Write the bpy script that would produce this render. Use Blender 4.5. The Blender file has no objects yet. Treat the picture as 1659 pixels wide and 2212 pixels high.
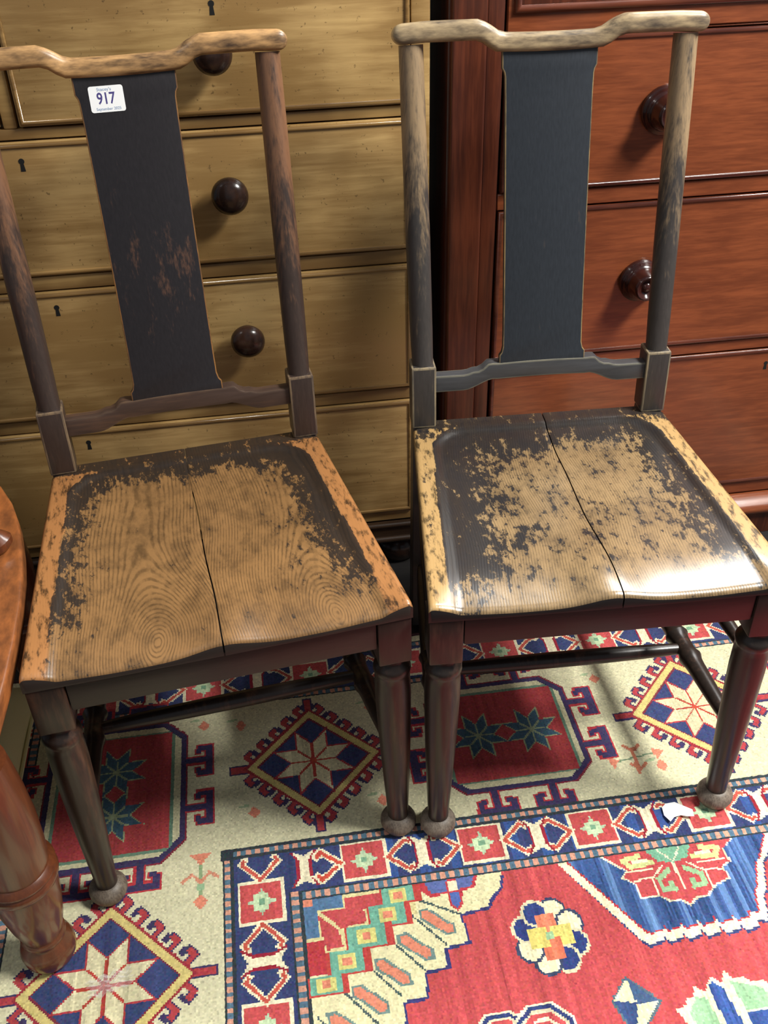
import bpy, bmesh, math, random
import numpy as np
from mathutils import Vector, Matrix
random.seed(7)
rng = np.random.default_rng(11)
SC = bpy.context.scene
COL = SC.collection
# ------------------------------------------------------------------ camera
CAM_H = 1.2332
RT = Vector((0.98895, -0.14661, -0.02196)); UP = Vector((0.10433, 0.58306, 0.8057)); FW = Vector((0.10532, 0.79909, -0.59191))
cam = bpy.data.cameras.new('camera'); cam.sensor_fit = 'HORIZONTAL'; cam.sensor_width = 36.0
cam.lens = 2116.5 / 1659 * 36.0; cam.clip_start = 0.05
co = bpy.data.objects.new('camera', cam); COL.objects.link(co)
co.matrix_world = Matrix(((RT.x, UP.x, -FW.x, 0), (RT.y, UP.y, -FW.y, 0), (RT.z, UP.z, -FW.z, CAM_H), (0, 0, 0, 1)))
SC.camera = co
# ------------------------------------------------------------------ light
w = bpy.data.worlds.new('room_ambient'); SC.world = w; w.use_nodes = True
bg = w.node_tree.nodes['Background']; bg.inputs[0].default_value = (0.80, 0.90, 1.0, 1); bg.inputs[1].default_value = 0.20
def area(name, loc, sx, sy, power, col, rot=(0, 0, 0)):
    l = bpy.data.lights.new(name, 'AREA'); l.shape = 'RECTANGLE'; l.size = sx; l.size_y = sy; l.energy = power; l.color = col
    o = bpy.data.objects.new(name, l); COL.objects.link(o); o.location = loc; o.rotation_euler = rot
    return o
area('ceiling_panel_light', (1.75, 0.50, 2.5), 0.42, 0.75, 118, (1.0, 0.985, 0.93), (0, math.radians(24), 0))
area('ceiling_panel_light_rear', (1.72, 2.50, 2.5), 1.25, 1.7, 150, (1.0, 0.99, 0.96), (0, math.radians(12), 0))
area('ceiling_strip_light_far', (-1.5, -0.5, 2.6), 0.22, 2.4, 15, (1.0, 0.97, 0.92), (0, math.radians(-25), 0))
SC.view_settings.view_transform = 'Standard'; SC.view_settings.look = 'None'
SC.view_settings.gamma = 1.0; SC.view_settings.use_curve_mapping = False
SC.view_settings.exposure = 0.0

# ------------------------------------------------------------------ helpers
def lin(c):
    return tuple(((v / 255 / 12.92) if v / 255 <= 0.04045 else ((v / 255 + 0.055) / 1.055) ** 2.4) for v in c)
def L4(c): return lin(c) + (1,)
class NT:
    """small node-tree writer"""
    def __init__(s, name):
        s.m = bpy.data.materials.new(name); s.m.use_nodes = True; s.t = s.m.node_tree
        s.b = s.t.nodes['Principled BSDF']; s._oc = None
    def n(s, typ, **kw):
        nd = s.t.nodes.new(typ)
        for k, v in kw.items(): setattr(nd, k, v)
        return nd
    def ln(s, a, b): s.t.links.new(a, b)
    def put(s, sock, v):
        if hasattr(v, 'is_output'): s.ln(v, sock)
        else: sock.default_value = v
    def obj(s):
        if not s._oc: s._oc = s.n('ShaderNodeTexCoord').outputs['Object']
        return s._oc
    def mapped(s, scale, loc=(0, 0, 0), rot=(0, 0, 0)):
        m = s.n('ShaderNodeMapping'); s.ln(s.obj(), m.inputs[0]); m.inputs['Scale'].default_value = scale
        m.inputs['Location'].default_value = loc; m.inputs['Rotation'].default_value = rot
        return m.outputs[0]
    def noise(s, scale, detail=4, rough=0.55, vec=None, mscale=None, loc=(0, 0, 0), dist=0.0):
        nd = s.n('ShaderNodeTexNoise'); nd.inputs['Scale'].default_value = scale; nd.inputs['Detail'].default_value = detail
        nd.inputs['Roughness'].default_value = rough; nd.inputs['Distortion'].default_value = dist
        s.ln(vec if vec is not None else s.mapped(mscale or (1, 1, 1), loc), nd.inputs['Vector'])
        return nd.outputs['Fac']
    def math(s, op, a, b=0.0, clamp=False):
        nd = s.n('ShaderNodeMath', operation=op, use_clamp=clamp); s.put(nd.inputs[0], a); s.put(nd.inputs[1], b); return nd.outputs[0]
    def ramp(s, v, lo, hi, a=0.0, b=1.0):
        nd = s.n('ShaderNodeMapRange', interpolation_type='SMOOTHSTEP'); s.put(nd.inputs[0], v)
        for i, x in enumerate((lo, hi, a, b)): nd.inputs[i + 1].default_value = x
        return nd.outputs[0]
    def mix(s, f, a, b):
        nd = s.n('ShaderNodeMix', data_type='RGBA'); s.put(nd.inputs[0], f); s.put(nd.inputs[6], a); s.put(nd.inputs[7], b); return nd.outputs[2]
    def attr(s, name):
        return s.n('ShaderNodeAttribute', attribute_name=name)
    def z(s, ax='Z'):
        nd = s.n('ShaderNodeSeparateXYZ'); s.ln(s.obj(), nd.inputs[0]); return nd.outputs[ax]
    def bump(s, h, strength, dist=0.002):
        nd = s.n('ShaderNodeBump'); s.put(nd.inputs['Height'], h); nd.inputs['Strength'].default_value = strength
        nd.inputs['Distance'].default_value = dist; s.ln(nd.outputs[0], s.b.inputs['Normal'])
    def done(s, col, rough, coat=0.0, coat_r=0.2, spec=0.5):
        s.put(s.b.inputs['Base Color'], col); s.put(s.b.inputs['Roughness'], rough)
        s.b.inputs['Coat Weight'].default_value = coat; s.b.inputs['Coat Roughness'].default_value = coat_r
        s.b.inputs['Specular IOR Level'].default_value = spec
        return s.m
def plain(name, c, rough=0.5, **k):
    t = NT(name); return t.done(L4(c), rough, **k)
def wood(name, light, dark, axis='Z', scale=40, stretch=0.06, rough=0.4, spots=None, coat=0.0, lo=0.35, hi=0.65, bump=0.15, blotch=0.35, spec=0.5, coat_r=.2):
    t = NT(name)
    ms = {'X': (stretch, 1, 1), 'Y': (1, stretch, 1), 'Z': (1, 1, stretch)}[axis]
    g = t.noise(scale, 5, 0.6, mscale=ms, dist=0.4)
    fine = t.noise(scale * 4, 3, 0.6, mscale=ms)
    bl = t.noise(5, 3, 0.5, loc=(3, 1, 2))
    f = t.math('ADD', t.math('ADD', t.math('MULTIPLY', g, 0.6), t.math('MULTIPLY', fine, 0.4 - blotch * 0.3)), t.math('MULTIPLY', t.math('SUBTRACT', bl, 0.5), blotch * 2))
    col = t.mix(t.ramp(f, lo, hi), L4(dark), L4(light))
    if spots:
        sp = t.noise(150, 3, 0.6, loc=(9, 4, 1))
        col = t.mix(t.ramp(sp, 0.655, 0.72, 0, 0.6), col, L4(spots))
    if bump: t.bump(fine, bump, 0.001)
    return t.done(col, rough, coat, coat_r, spec)
def worn(name, base, tan, axis='Z', amount=0.5, rough=0.42, z0=None, z1=None, coat=0.0, scale=30, stretch=.12, spec=0.5, patch=None):
    """dark patina rubbed through to paler wood; z0..z1 = height over which the rubbing grows"""
    t = NT(name)
    ms = {'X': (stretch, 1, 1), 'Y': (1, stretch, 1), 'Z': (1, 1, stretch)}[axis]
    n1 = t.noise(scale, 6, 0.65, mscale=ms); n2 = t.noise(scale * 6, 3, 0.6, mscale=ms)
    f = t.math('ADD', t.math('MULTIPLY', n1, 0.7), t.math('MULTIPLY', n2, 0.3))
    if z0 is not None:
        f = t.math('ADD', f, t.ramp(t.z(), z0, z1, -0.13, 0.11))
    if patch:
        g = t.math('MULTIPLY', t.ramp(t.z(), patch[0] - patch[1], patch[0]), t.ramp(t.z(), patch[0], patch[0] + patch[1], 1, 0))
        f = t.math('ADD', f, t.math('MULTIPLY', g, .13))
    m = t.ramp(f, 0.56 - amount * 0.25, 0.80 - amount * 0.2)
    col = t.mix(m, t.mix(n2, L4(base), L4(tuple(min(255, c * 1.35 + 4) for c in base))), L4(tan))
    t.bump(n2, 0.12, 0.001)
    return t.done(col, rough, coat, 0.25, spec)

def sh(bm, ang=40):
    return bm
def obj(name, bm, mats, parent=None, ang=38):
    me = bpy.data.meshes.new(name)
    bmesh.ops.recalc_face_normals(bm, faces=bm.faces)
    bm.to_mesh(me); bm.free()
    for m in (mats if isinstance(mats, (list, tuple)) else [mats]): me.materials.append(m)
    me.polygons.foreach_set('use_smooth', [True] * len(me.polygons))
    me.set_sharp_from_angle(angle=math.radians(ang))
    o = bpy.data.objects.new(name, me); COL.objects.link(o)
    if parent: o.parent = parent
    return o
def thing(name, label, cat, loc=(0, 0, 0), rz=0.0, group=None):
    o = bpy.data.objects.new(name, None); COL.objects.link(o); o.empty_display_size = 0.1
    o.location = loc; o.rotation_euler = (0, 0, rz); o['label'] = label; o['category'] = cat
    if group: o['group'] = group
    return o
def tag(o, label, cat, group=None):
    o['label'] = label; o['category'] = cat
    if group: o['group'] = group
    return o
def struct(name, bm, m, parent=None):
    o = obj(name, bm, m, parent); o['kind'] = 'structure'; return o
def B(): return bmesh.new()
def add_box(bm, x0, x1, y0, y1, z0, z1, bev=0.0, seg=2, mat=0, bmat=None, M=None):
    t = bmesh.new()
    vs = [t.verts.new((x, y, z)) for x in (x0, x1) for y in (y0, y1) for z in (z0, z1)]
    for f in ((0, 1, 3, 2), (4, 6, 7, 5), (0, 4, 5, 1), (2, 3, 7, 6), (0, 2, 6, 4), (1, 5, 7, 3)): t.faces.new([vs[i] for i in f]).material_index = mat
    bmesh.ops.recalc_face_normals(t, faces=t.faces)
    if bev:
        r = bmesh.ops.bevel(t, geom=list(t.edges), offset=bev, segments=seg, affect='EDGES', profile=0.6)
        if bmat is not None:
            for f in r['faces']: f.material_index = bmat
    if M: bmesh.ops.transform(t, matrix=M, verts=t.verts)
    merge(bm, t)
def merge(bm, t):
    me = bpy.data.meshes.new('tmp'); t.to_mesh(me); t.free(); bm.from_mesh(me); bpy.data.meshes.remove(me)
def frame_for(d):
    d = d.normalized(); a = Vector((0, 0, 1)) if abs(d.z) < 0.9 else Vector((0, 1, 0))
    u = d.cross(a).normalized(); return u, d.cross(u).normalized()
def add_lathe(bm, prof, p0, p1, seg=24, mat=0, cap=True):
    """prof: (distance along p0->p1 in metres, radius)"""
    p0, p1 = Vector(p0), Vector(p1); d = (p1 - p0).normalized(); u, v = frame_for(d)
    rings = []
    for t, r in prof:
        c = p0 + d * t
        rings.append([bm.verts.new(c + u * (r * math.cos(2 * math.pi * i / seg)) + v * (r * math.sin(2 * math.pi * i / seg))) for i in range(seg)])
    for a, b in zip(rings, rings[1:]):
        for i in range(seg):
            bm.faces.new((a[i], a[(i + 1) % seg], b[(i + 1) % seg], b[i])).material_index = mat
    if cap:
        bm.faces.new(rings[0]).material_index = mat; bm.faces.new(list(reversed(rings[-1]))).material_index = mat
def add_prism(bm, pts, P, U, V, N, th, bev=0.0, seg=2, mat=0, bmat=None):
    """closed outline pts (a,b) -> P + a U + b V, thickness th along N"""
    t = bmesh.new(); P, U, V, N = Vector(P), Vector(U), Vector(V), Vector(N)
    lo = [t.verts.new(P + U * a + V * b) for a, b in pts]; hi = [t.verts.new(P + U * a + V * b + N * th) for a, b in pts]
    n = len(pts)
    t.faces.new(lo).material_index = mat; t.faces.new(hi).material_index = mat
    for i in range(n): t.faces.new((lo[i], lo[(i + 1) % n], hi[(i + 1) % n], hi[i])).material_index = mat
    bmesh.ops.recalc_face_normals(t, faces=t.faces)
    if bev:
        ed = [e for e in t.edges if (e.verts[0] in lo) == (e.verts[1] in lo)]
        r = bmesh.ops.bevel(t, geom=ed, offset=bev, segments=seg, affect='EDGES', profile=0.6)
        if bmat is not None:
            for f in r['faces']: f.material_index = bmat
    merge(bm, t)
def add_sweep(bm, path, secs, U, V, mat=0):
    """path points with a section each (list of (a,b) along U,V)"""
    rings = [[bm.verts.new(Vector(p) + Vector(U) * a + Vector(V) * b) for a, b in s] for p, s in zip(path, secs)]
    n = len(secs[0])
    for a, b in zip(rings, rings[1:]):
        for i in range(n): bm.faces.new((a[i], a[(i + 1) % n], b[(i + 1) % n], b[i])).material_index = mat
    bm.faces.new(rings[0]); bm.faces.new(list(reversed(rings[-1])))
def rrect(wd, ht, r, seg=4):
    out = []
    for cx, cy, a0 in ((wd / 2 - r, ht / 2 - r, 0), (-wd / 2 + r, ht / 2 - r, 90), (-wd / 2 + r, -ht / 2 + r, 180), (wd / 2 - r, -ht / 2 + r, 270)):
        for k in range(seg + 1):
            a = math.radians(a0 + 90 * k / seg); out.append((cx + r * math.cos(a), cy + r * math.sin(a)))
    return out
def smooth(a, b, x):
    t = np.clip((x - a) / (b - a), 0, 1); return t * t * (3 - 2 * t)

# ------------------------------------------------------------------ setting
YP = 1.491
floor_m = wood('dark_floor', (44, 40, 38), (26, 24, 24), axis='X', rough=0.7)
bm = B(); add_box(bm, -2.6, 3.2, -2.2, 3.67, -0.05, -0.008); struct('floor', bm, floor_m)
wall_m = NT('wall_paint'); wn = wall_m.noise(14, 3); wall_m = wall_m.done(wall_m.mix(wn, L4((150, 148, 140)), L4((166, 164, 156))), 0.8)
bm = B(); add_box(bm, -2.6, 3.2, 3.60, 3.67, -0.008, 2.75); struct('wall_back', bm, wall_m)

# ------------------------------------------------------------------ rug : a knotted grid, one colour per knot
CREAM = (208, 203, 168); RED = (186, 78, 80); DRED = (166, 64, 66); NAVY = (56, 65, 106); BLUE = (72, 98, 148); TEAL = (112, 156, 142)
YEL = (206, 188, 120); SALM = (216, 134, 108); DARK = (50, 58, 64); IVORY = (228, 219, 186); PURP = (62, 54, 90); LGREEN = (176, 198, 164); DTEAL = (62, 90, 108); OCH = (178, 160, 106); PINK = (206, 150, 128)
RX0, RX1, RY0, RY1 = -0.62, 1.12, 0.34, 1.285
K = 0.0026
NX = int((RX1 - RX0) / K); NY = int((RY1 - RY0) / K)
gx = RX0 + (np.arange(NX) + 0.5) * K; gy = RY0 + (np.arange(NY) + 0.5) * K
GX, GY = np.meshgrid(gx, gy)
C = np.zeros((NY, NX, 3)); C[:] = CREAM
ABR = np.zeros((NY, NX))            # how strongly streaks show
def poly(pts, col, ab=None):
    p = np.array(pts, float)
    i0, i1 = np.searchsorted(gx, [p[:, 0].min(), p[:, 0].max()]); j0, j1 = np.searchsorted(gy, [p[:, 1].min(), p[:, 1].max()])
    i0, j0 = max(0, i0 - 1), max(0, j0 - 1); i1 += 1; j1 += 1
    X, Y = GX[j0:j1, i0:i1], GY[j0:j1, i0:i1]
    if X.size == 0: return
    ins = np.zeros(X.shape, bool); n = len(p)
    for k in range(n):
        x1, y1 = p[k]; x2, y2 = p[(k + 1) % n]
        if y1 == y2: continue
        c = ((y1 > Y) != (y2 > Y)) & (X < (x2 - x1) * (Y - y1) / (y2 - y1) + x1); ins ^= c
    C[j0:j1, i0:i1][ins] = col
    if ab is not None: ABR[j0:j1, i0:i1][ins] = ab
def rect(x0, y0, x1, y1, col, ab=None): poly([(x0, y0), (x1, y0), (x1, y1), (x0, y1)], col, ab)
def seg(p, q, wd, col):
    p, q = np.array(p, float), np.array(q, float); d = q - p; L = np.hypot(*d)
    if L == 0: return
    d /= L; n = np.array([-d[1], d[0]]) * wd / 2; poly([p + n, q + n, q - n, p - n], col)
def line(pts, wd, col, closed=False):
    pts = list(pts) + ([pts[0]] if closed else [])
    for a, b in zip(pts, pts[1:]):
        d = np.array(b, float) - np.array(a, float); L = np.hypot(*d)
        if L > 0: e = d / L * wd * 0.4; seg(np.array(a) - e, np.array(b) + e, wd, col)
def star(cx, cy, r, col, out, spokes, ri=0.54, rot=0.0, ow=0.004):
    def P(rr, k): a = math.radians(22.5 * k + rot); return (cx + rr * math.sin(a), cy + rr * math.cos(a))
    pts = [P(r if k % 2 else r * ri, k) for k in range(16)]
    big = [((x - cx) * (1 + ow / r * 1.6) + cx, (y - cy) * (1 + ow / r * 1.6) + cy) for x, y in pts]
    poly(big, out); poly(pts, col)
    for k in range(0, 16, 2): seg((cx, cy), P(r * ri, k), 0.0034, spokes)
def narrow(f, n0, n1, squares, bones):
    """motif border: f(s,t) gives the floor point, s along, t across (-1..1)"""
    def Q(pts): return [f(s, t) for s, t in pts]
    hw = 0.033
    for s in squares:
        if not n0 <= s <= n1: continue
        a = 0.034
        poly(Q([(s - a, -.92), (s + a, -.92), (s + a, .92), (s - a, .92)]), IVORY); b = 0.0295
        poly(Q([(s - b, -.8), (s + b, -.8), (s + b, .8), (s - b, .8)]), (190, 80, 80))
        poly(Q([(s - .021, 0), (s - .006, -.2), (s, -.62), (s + .006, -.2), (s + .021, 0), (s + .006, .2), (s, .62), (s - .006, .2)]), LGREEN)
        poly(Q([(s - .012, -.3), (s + .012, -.3), (s + .012, .3), (s - .012, .3)]), (188, 208, 168))
        poly(Q([(s - .0045, -.12), (s + .0045, -.12), (s + .0045, .12), (s - .0045, .12)]), (120, 160, 130))
        for d in (-1, 1):
            for sg in (-1, 1):
                pts = [(s + d * .034, 0), (s + d * .062, .72 * sg), (s + d * .0695, .58 * sg)]
                line(Q(pts), 0.0100, IVORY)
            for sg in (-1, 1):
                pts = [(s + d * .034, 0), (s + d * .062, .70 * sg), (s + d * .0675, .62 * sg)]
                line(Q(pts), 0.0052, (192, 86, 72))
    for s in bones:
        if not n0 <= s <= n1: continue
        def bone(k): return [(s - .016 - k, -.86 - k * 8), (s, -.6), (s + .016 + k, -.86 - k * 8), (s + .0075 + k, -.42), (s + .0075 + k, .42), (s + .016 + k, .86 + k * 8), (s, .6), (s - .016 - k, .86 + k * 8), (s - .0075 - k, .42), (s - .0075 - k, -.42)]
        poly(Q(bone(.0042)), (150, 40, 56)); poly(Q(bone(0)), IVORY)
def guard_h(x0, x1, y0, y1):
    rect(x0, y0, x1, y1, DARK); m = (y1 - y0) * .22
    i = 0; x = x0
    while x < x1:
        rect(x, y0 + m, min(x + .0068, x1), y1 - m, PINK if i % 2 else (84, 112, 130)); x += .0068; i += 1
def guard_v(y0, y1, x0, x1):
    rect(x0, y0, x1, y1, DARK); m = (x1 - x0) * .22
    i = 0; y = y0
    while y < y1:
        rect(x0 + m, y, x1 - m, min(y + .0068, y1), PINK if i % 2 else (84, 112, 130)); y += .0068; i += 1
def wob(x): return 0
# --- far narrow border
rect(RX0, 1.178, RX1, 1.256, NAVY, .5)
narrow(lambda s, t: (s, 1.217 + t * .035), -.56, 1.1, [-.515, -.338, -.161, .023, .19, .362, .538, .714, .89, 1.066], [-.427, -.25, -.069, .106, .276, .454, .626, .802, .978])
guard_h(RX0, RX1, 1.166, 1.181); guard_h(RX0, RX1, 1.254, 1.269)
# --- left narrow border (outer edge, mostly out of frame)
rect(-.50, RY0, -.425, 1.18, NAVY, .5)
narrow(lambda s, t: (-.462 + t * .034, s), .3, 1.14, [.45, .62, .79, .96, 1.1], [.535, .705, .875, 1.03])
guard_v(RY0, 1.181, -.440, -.425)
# --- small flowers strewn on the cream
def sprig(x, y, s=1, fl=1):
    seg((x, y - .03 * fl), (x, y + .03 * fl), .003, (140, 160, 120))
    poly([(x - .015, y + .040 * fl), (x + .015, y + .040 * fl), (x, y + .022 * fl)], SALM)
    poly([(x - .010, y - .036 * fl), (x, y - .024 * fl), (x + .010, y - .036 * fl), (x, y - .05 * fl)], SALM)
    line([(x - .025, y - .002), (x - .012, y + .008), (x, y - .006), (x + .012, y + .008), (x + .024, y)], .005, (206, 138, 112))
    rect(x - .006, y - .018, x + .006, y - .008, (150, 180, 140))
def sprig_h(x, y):
    line([(x - .03, y - .004), (x + .03, y + .004)], .003, (120, 140, 110))
    poly([(x - .046, y + .01), (x - .028, y - .002), (x - .04, y - .018)], SALM)
    poly([(x + .03, y + .012), (x + .048, y + .006), (x + .032, y - .010)], SALM)
    line([(x - .012, y + .026), (x, y + .012), (x + .012, y + .022)], .005, (190, 116, 90)); line([(x, y + .018), (x - .004, y - .03)], .006, (190, 116, 90))
    line([(x - .012, y - .012), (x, y - .024), (x + .012, y - .014)], .005, (190, 116, 90))
sprig(-.165, .845); sprig_h(.515, .952)
for px, py in ((-.10, 1.12), (-.085, .945), (.11, .935), (.115, 1.125), (.505, 1.125), (.55, .93), (-.16, 1.13), (.76, .94), (-.38, .83), (-.405, .80)):
    poly([(px - .010, py), (px, py + .011), (px + .010, py), (px, py - .011)], SALM)
    line([(px - .022, py + .012), (px - .008, py + .014)], .004, (160, 178, 140))
# --- latch-hooked diamonds
def hooked_diamond(cx, cy, h, hook, light=1.0):
    V = [np.array((cx, cy + h)), np.array((cx - h, cy)), np.array((cx, cy - h)), np.array((cx + h, cy))]
    N5 = 5
    for k in range(4):
        a, b = V[k], V[(k + 1) % 4]; d = (b - a) / np.linalg.norm(b - a); n = np.array((a + b) / 2 - np.array((cx, cy))); n /= np.linalg.norm(n)
        L = np.linalg.norm(b - a); dr = -d if k % 2 == 0 else d
        for i in range(N5):
            p = a + d * L * (i + .5) / N5
            tip = p + n * (hook * .60)
            seg(p, tip + n * .003, .0098, PURP); seg(tip, tip + dr * .016, .0118, PURP); seg(tip + dr * .015, tip + dr * .015 - n * .012, .009, PURP)
            seg(p, tip + n * .002, .0066, (170, 64, 68)); seg(tip - n * .001, tip + dr * .013, .0082, (170, 64, 68))
    for v in V:
        o = v - np.array((cx, cy)); o /= np.linalg.norm(o); q = np.array((-o[1], o[0]))
        seg(v, v + o * hook, .017, PURP); seg(v, v + o * (hook - .003), .011, (170, 64, 68))
    def dia(r, col, ab=None): poly([(cx, cy + r), (cx - r, cy), (cx, cy - r), (cx + r, cy)], col, ab)
    dia(h + .007, (150, 50, 58)); dia(h + .001, YEL); dia(h - .014, (120, 44, 60)); dia(h - .018, NAVY, 1.0)
    star(cx, cy, h * .62, (208, 200, 162), (168, 60, 66), (176, 66, 56), ri=.52)
    rect(cx - .004, cy - .004, cx + .004, cy + .004, (186, 76, 60))
hooked_diamond(.012, 1.028, .104, .030)
hooked_diamond(-.287, .707, .112, .034)
hooked_diamond(.648, 1.036, .106, .034)
hooked_diamond(-.287, .375, .112, .034)
# --- red octagons with key-pattern hooks
def octa(cx, cy, a, b, c):
    return [(cx - a + c, cy - b), (cx + a - c, cy - b), (cx + a, cy - b + c), (cx + a, cy + b - c), (cx + a - c, cy + b), (cx - a + c, cy + b), (cx - a, cy + b - c), (cx - a, cy - b + c)]
def key_hook(px, py, o, q, dep, half):
    o, q = np.array(o, float), np.array(q, float); p = np.array((px, py))
    def shape(e, col):
        seg(p, p + o * (dep + e * .3), .0105 + e, col)
        t = p + o * (dep - .006)
        seg(t - q * (half + e * .5), t + q * (half + e * .5), .0115 + e, col)
        for s in (-1, 1):
            u = t + q * s * (half - .005)
            seg(u + o * .005, u - o * (.018 + e * .5), .0098 + e, col)
            seg(u - o * .018, u - o * .018 - q * s * (.010 + e * .4), .0075 + e * .6, col)
    shape(.006, (176, 56, 64)); shape(0, PURP)
def octagon(cx, cy, a, b, vertical, ring=.014):
    poly(octa(cx, cy, a + ring + .011, b + ring + .011, .034), (130, 46, 60)); poly(octa(cx, cy, a + ring + .008, b + ring + .008, .033), PURP)
    poly(octa(cx, cy, a + ring, b + ring, .030), (206, 200, 162)); poly(octa(cx, cy, a + .005, b + .005, .010), (108, 138, 116))
    rect(cx - a, cy - b, cx + a, cy + b, (166, 64, 66), .8)
    A, Bq = a + ring + .008, b + ring + .008
    for s in (-1, 1):
        for f in (-.045, .045):
            key_hook(cx + s * A, cy + f, (s, 0), (0, 1), .043, .030); key_hook(cx + f, cy + s * Bq, (0, s), (1, 0), .043, .030)
    for s in (-1, 1):
        sx, sy = (cx, cy + s * .042) if vertical else (cx + s * .044, cy)
        star(sx, sy, .047, DTEAL, (150, 158, 120), (140, 152, 120), ri=.50, ow=.003)
    poly([(cx - .013, cy), (cx, cy + .017), (cx + .013, cy), (cx, cy - .017)], (166, 64, 66))
octagon(-.297, 1.014, .086, .110, True)
octagon(.325, 1.035, .097, .088, False)
octagon(.97, 1.035, .097, .088, False)
# --- inner narrow border: along the front of the chairs, and turning down the left
rect(-.134, RY0, RX1, .885, NAVY, .5); rect(-.12, .80, RX1, .870, NAVY, .8)
for x0 in np.arange(.10, RX1, .045): rect(x0, .803, x0 + .014, .868, (58, 84, 142), .6)
narrow(lambda s, t: (s, .837 + t * .034), .0, 1.1, [.068, .240, .408, .581, .752, .924, 1.09], [.153, .324, .493, .668, .838, 1.01])
narrow(lambda s, t: (s, .837 + t * .034), -.03, -.01, [], [-.018])
for sg in (-1, 1): line([(.034, .837), (.006, .837 + .023 * sg), (-.001, .837 + .015 * sg)], .0118, IVORY); line([(.034, .837), (.006, .837 + .022 * sg), (.001, .837 + .016 * sg)], .006, (196, 78, 62))
narrow(lambda s, t: (-.081 + t * .036, s), .3, .83, [.795, .620, .448], [.708, .534, .36])
guard_h(-.134, RX1, .869, .885); guard_h(-.04, RX1, .787, .803)
guard_v(RY0, .885, -.134, -.119); guard_v(RY0, .803, -.043, -.025)
rect(-.136, .869, -.119, .887, DARK)
# --- red field
FX, FY = -.024, .787
rect(FX, RY0, RX1, FY, (188, 78, 80), 1.0)
# corner spandrel: cream steps, feathers, green and red blocks
step = [(FX, FY), (.256, .787), (.250, .765), (.232, .748), (.226, .738), (.186, .733), (.190, .693), (.156, .689), (.156, .664), (.124, .661), (.121, .629), (.090, .627), (.088, .596), (.058, .592), (.055, .56), (.02, .555), (.016, .53), (FX, .526)]
poly([(x + .003, y - .004) if k > 0 else (x, y) for k, (x, y) in enumerate(step)], (58, 60, 110)); poly(step, (222, 214, 170), .2)
line([(.128, .766), (.186, .733)], .0034, (74, 90, 90))
for i in range(6):
    x, y = .157 - .0345 * i, .726 - .030 * i
    line([(x - .038 - .0, y + .030 - .012), (x + .002, y - .032)], .0030, (74, 90, 90))
for i in range(6):
    x, y = .153 - .0345 * i, .727 - .030 * i
    if y < .53: break
    d = np.array((.74, -.67)); n = np.array((.67, .74)); p = np.array((x, y))
    hexa = lambda L, wd: [p - d * L, p - d * (L - wd) + n * wd, p + d * (L - wd) + n * wd, p + d * L, p + d * (L - wd) - n * wd, p - d * (L - wd) - n * wd]
    poly(hexa(.031, .0098), (112, 136, 130)); poly(hexa(.026, .0064), SALM)
# half flower by the guard
poly([(.140, .787), (.222, .787), (.215, .770), (.196, .766), (.193, .745), (.184, .738), (.176, .747), (.176, .766), (.150, .764), (.140, .775)], (186, 64, 72))
poly([(.146, .787), (.177, .787), (.176, .770), (.154, .768)], (92, 106, 160)); poly([(.190, .787), (.217, .787), (.210, .773), (.192, .770)], (92, 106, 160))
poly([(.179, .766), (.190, .766), (.190, .750), (.184, .743), (.179, .750)], (84, 104, 168)); rect(.178, .770, .190, .784, IVORY)
# red and green blocks
rect(FX, .677, .036, FY, (216, 204, 150)); rect(FX, .71, .066, FY, (216, 204, 150)); rect(FX, .742, .13, FY, (216, 204, 150))
rect(FX, .770, .030, FY, (84, 116, 150), .6); rect(FX, .729, -.007, .768, (84, 116, 150), .6); rect(FX, .776, -.012, .787, SALM)
rect(.033, .761, .083, .783, (188, 78, 80), .5)
poly([(-.002, .766), (.052, .766), (.058, .757), (.058, .742), (.024, .738)], (188, 78, 80), .5)
poly([(-.006, .762), (.020, .736), (.024, .712), (.002, .710), (-.002, .725)], (188, 78, 80), .5)
rect(FX, .677, -.001, .724, (184, 62, 68), .5)
def green(x, y, wd, h):
    rect(x - wd - .003, y - h - .003, x + wd + .010, y + h, (186, 70, 66)); rect(x - wd, y - h, x + wd, y + h, (112, 168, 146), .7)
    rect(x - .012, y - .010, x + .012, y + .010, (208, 200, 124)); rect(x - .006, y - .005, x + .006, y + .005, SALM)
green(.106, .775, .022, .012); green(.088, .748, .024, .016); green(.056, .722, .026, .016); green(.026, .691, .023, .016); green(-.004, .664, .020, .011)
poly([(FX, .59), (.0, .60), (.012, .585), (.014, .54), (FX, .52)], (186, 64, 72)); poly([(FX, .585), (-.004, .59), (.004, .58), (.006, .54), (FX, .53)], (92, 116, 170))
# blue medallion end with a red palmette
med = [(.346, .787), (.420, .664)]
k = 6
for i in range(k):
    xa = .424 + (.577 - .424) * i / k; xb = .424 + (.577 - .424) * (i + 1) / k
    med += [(xa + .004, .657), (xb - .002, .661), (xb - .002, .668)]
med += [(.590, .665), (.600, .70), (.606, .705), (.622, .745), (.630, .75), (.656, .787)]
cxm, cym = .50, .74
big = [(cxm + (x - cxm) * 1.05, cym + (y - cym) * 1.10 if y < .78 else .787) for x, y in med]
poly([(x, y - .004 if y < .78 else y) for x, y in big], (58, 66, 110)); poly(big, (238, 228, 190)); poly([(cxm + (x - cxm) * .965, cym + (y - cym) * .93 if y < .78 else .787) for x, y in med], (176, 58, 66))
poly([(cxm + (x - cxm) * .945, cym + (y - cym) * .90 if y < .78 else .787) for x, y in med], (60, 86, 138), 2.6)
pal = [(.405, .790), (.432, .760), (.424, .750), (.438, .738), (.438, .718), (.462, .718), (.474, .708), (.490, .706), (.500, .698), (.512, .706), (.530, .708), (.544, .720), (.568, .728), (.566, .746), (.580, .752), (.578, .772), (.598, .790)]
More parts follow.
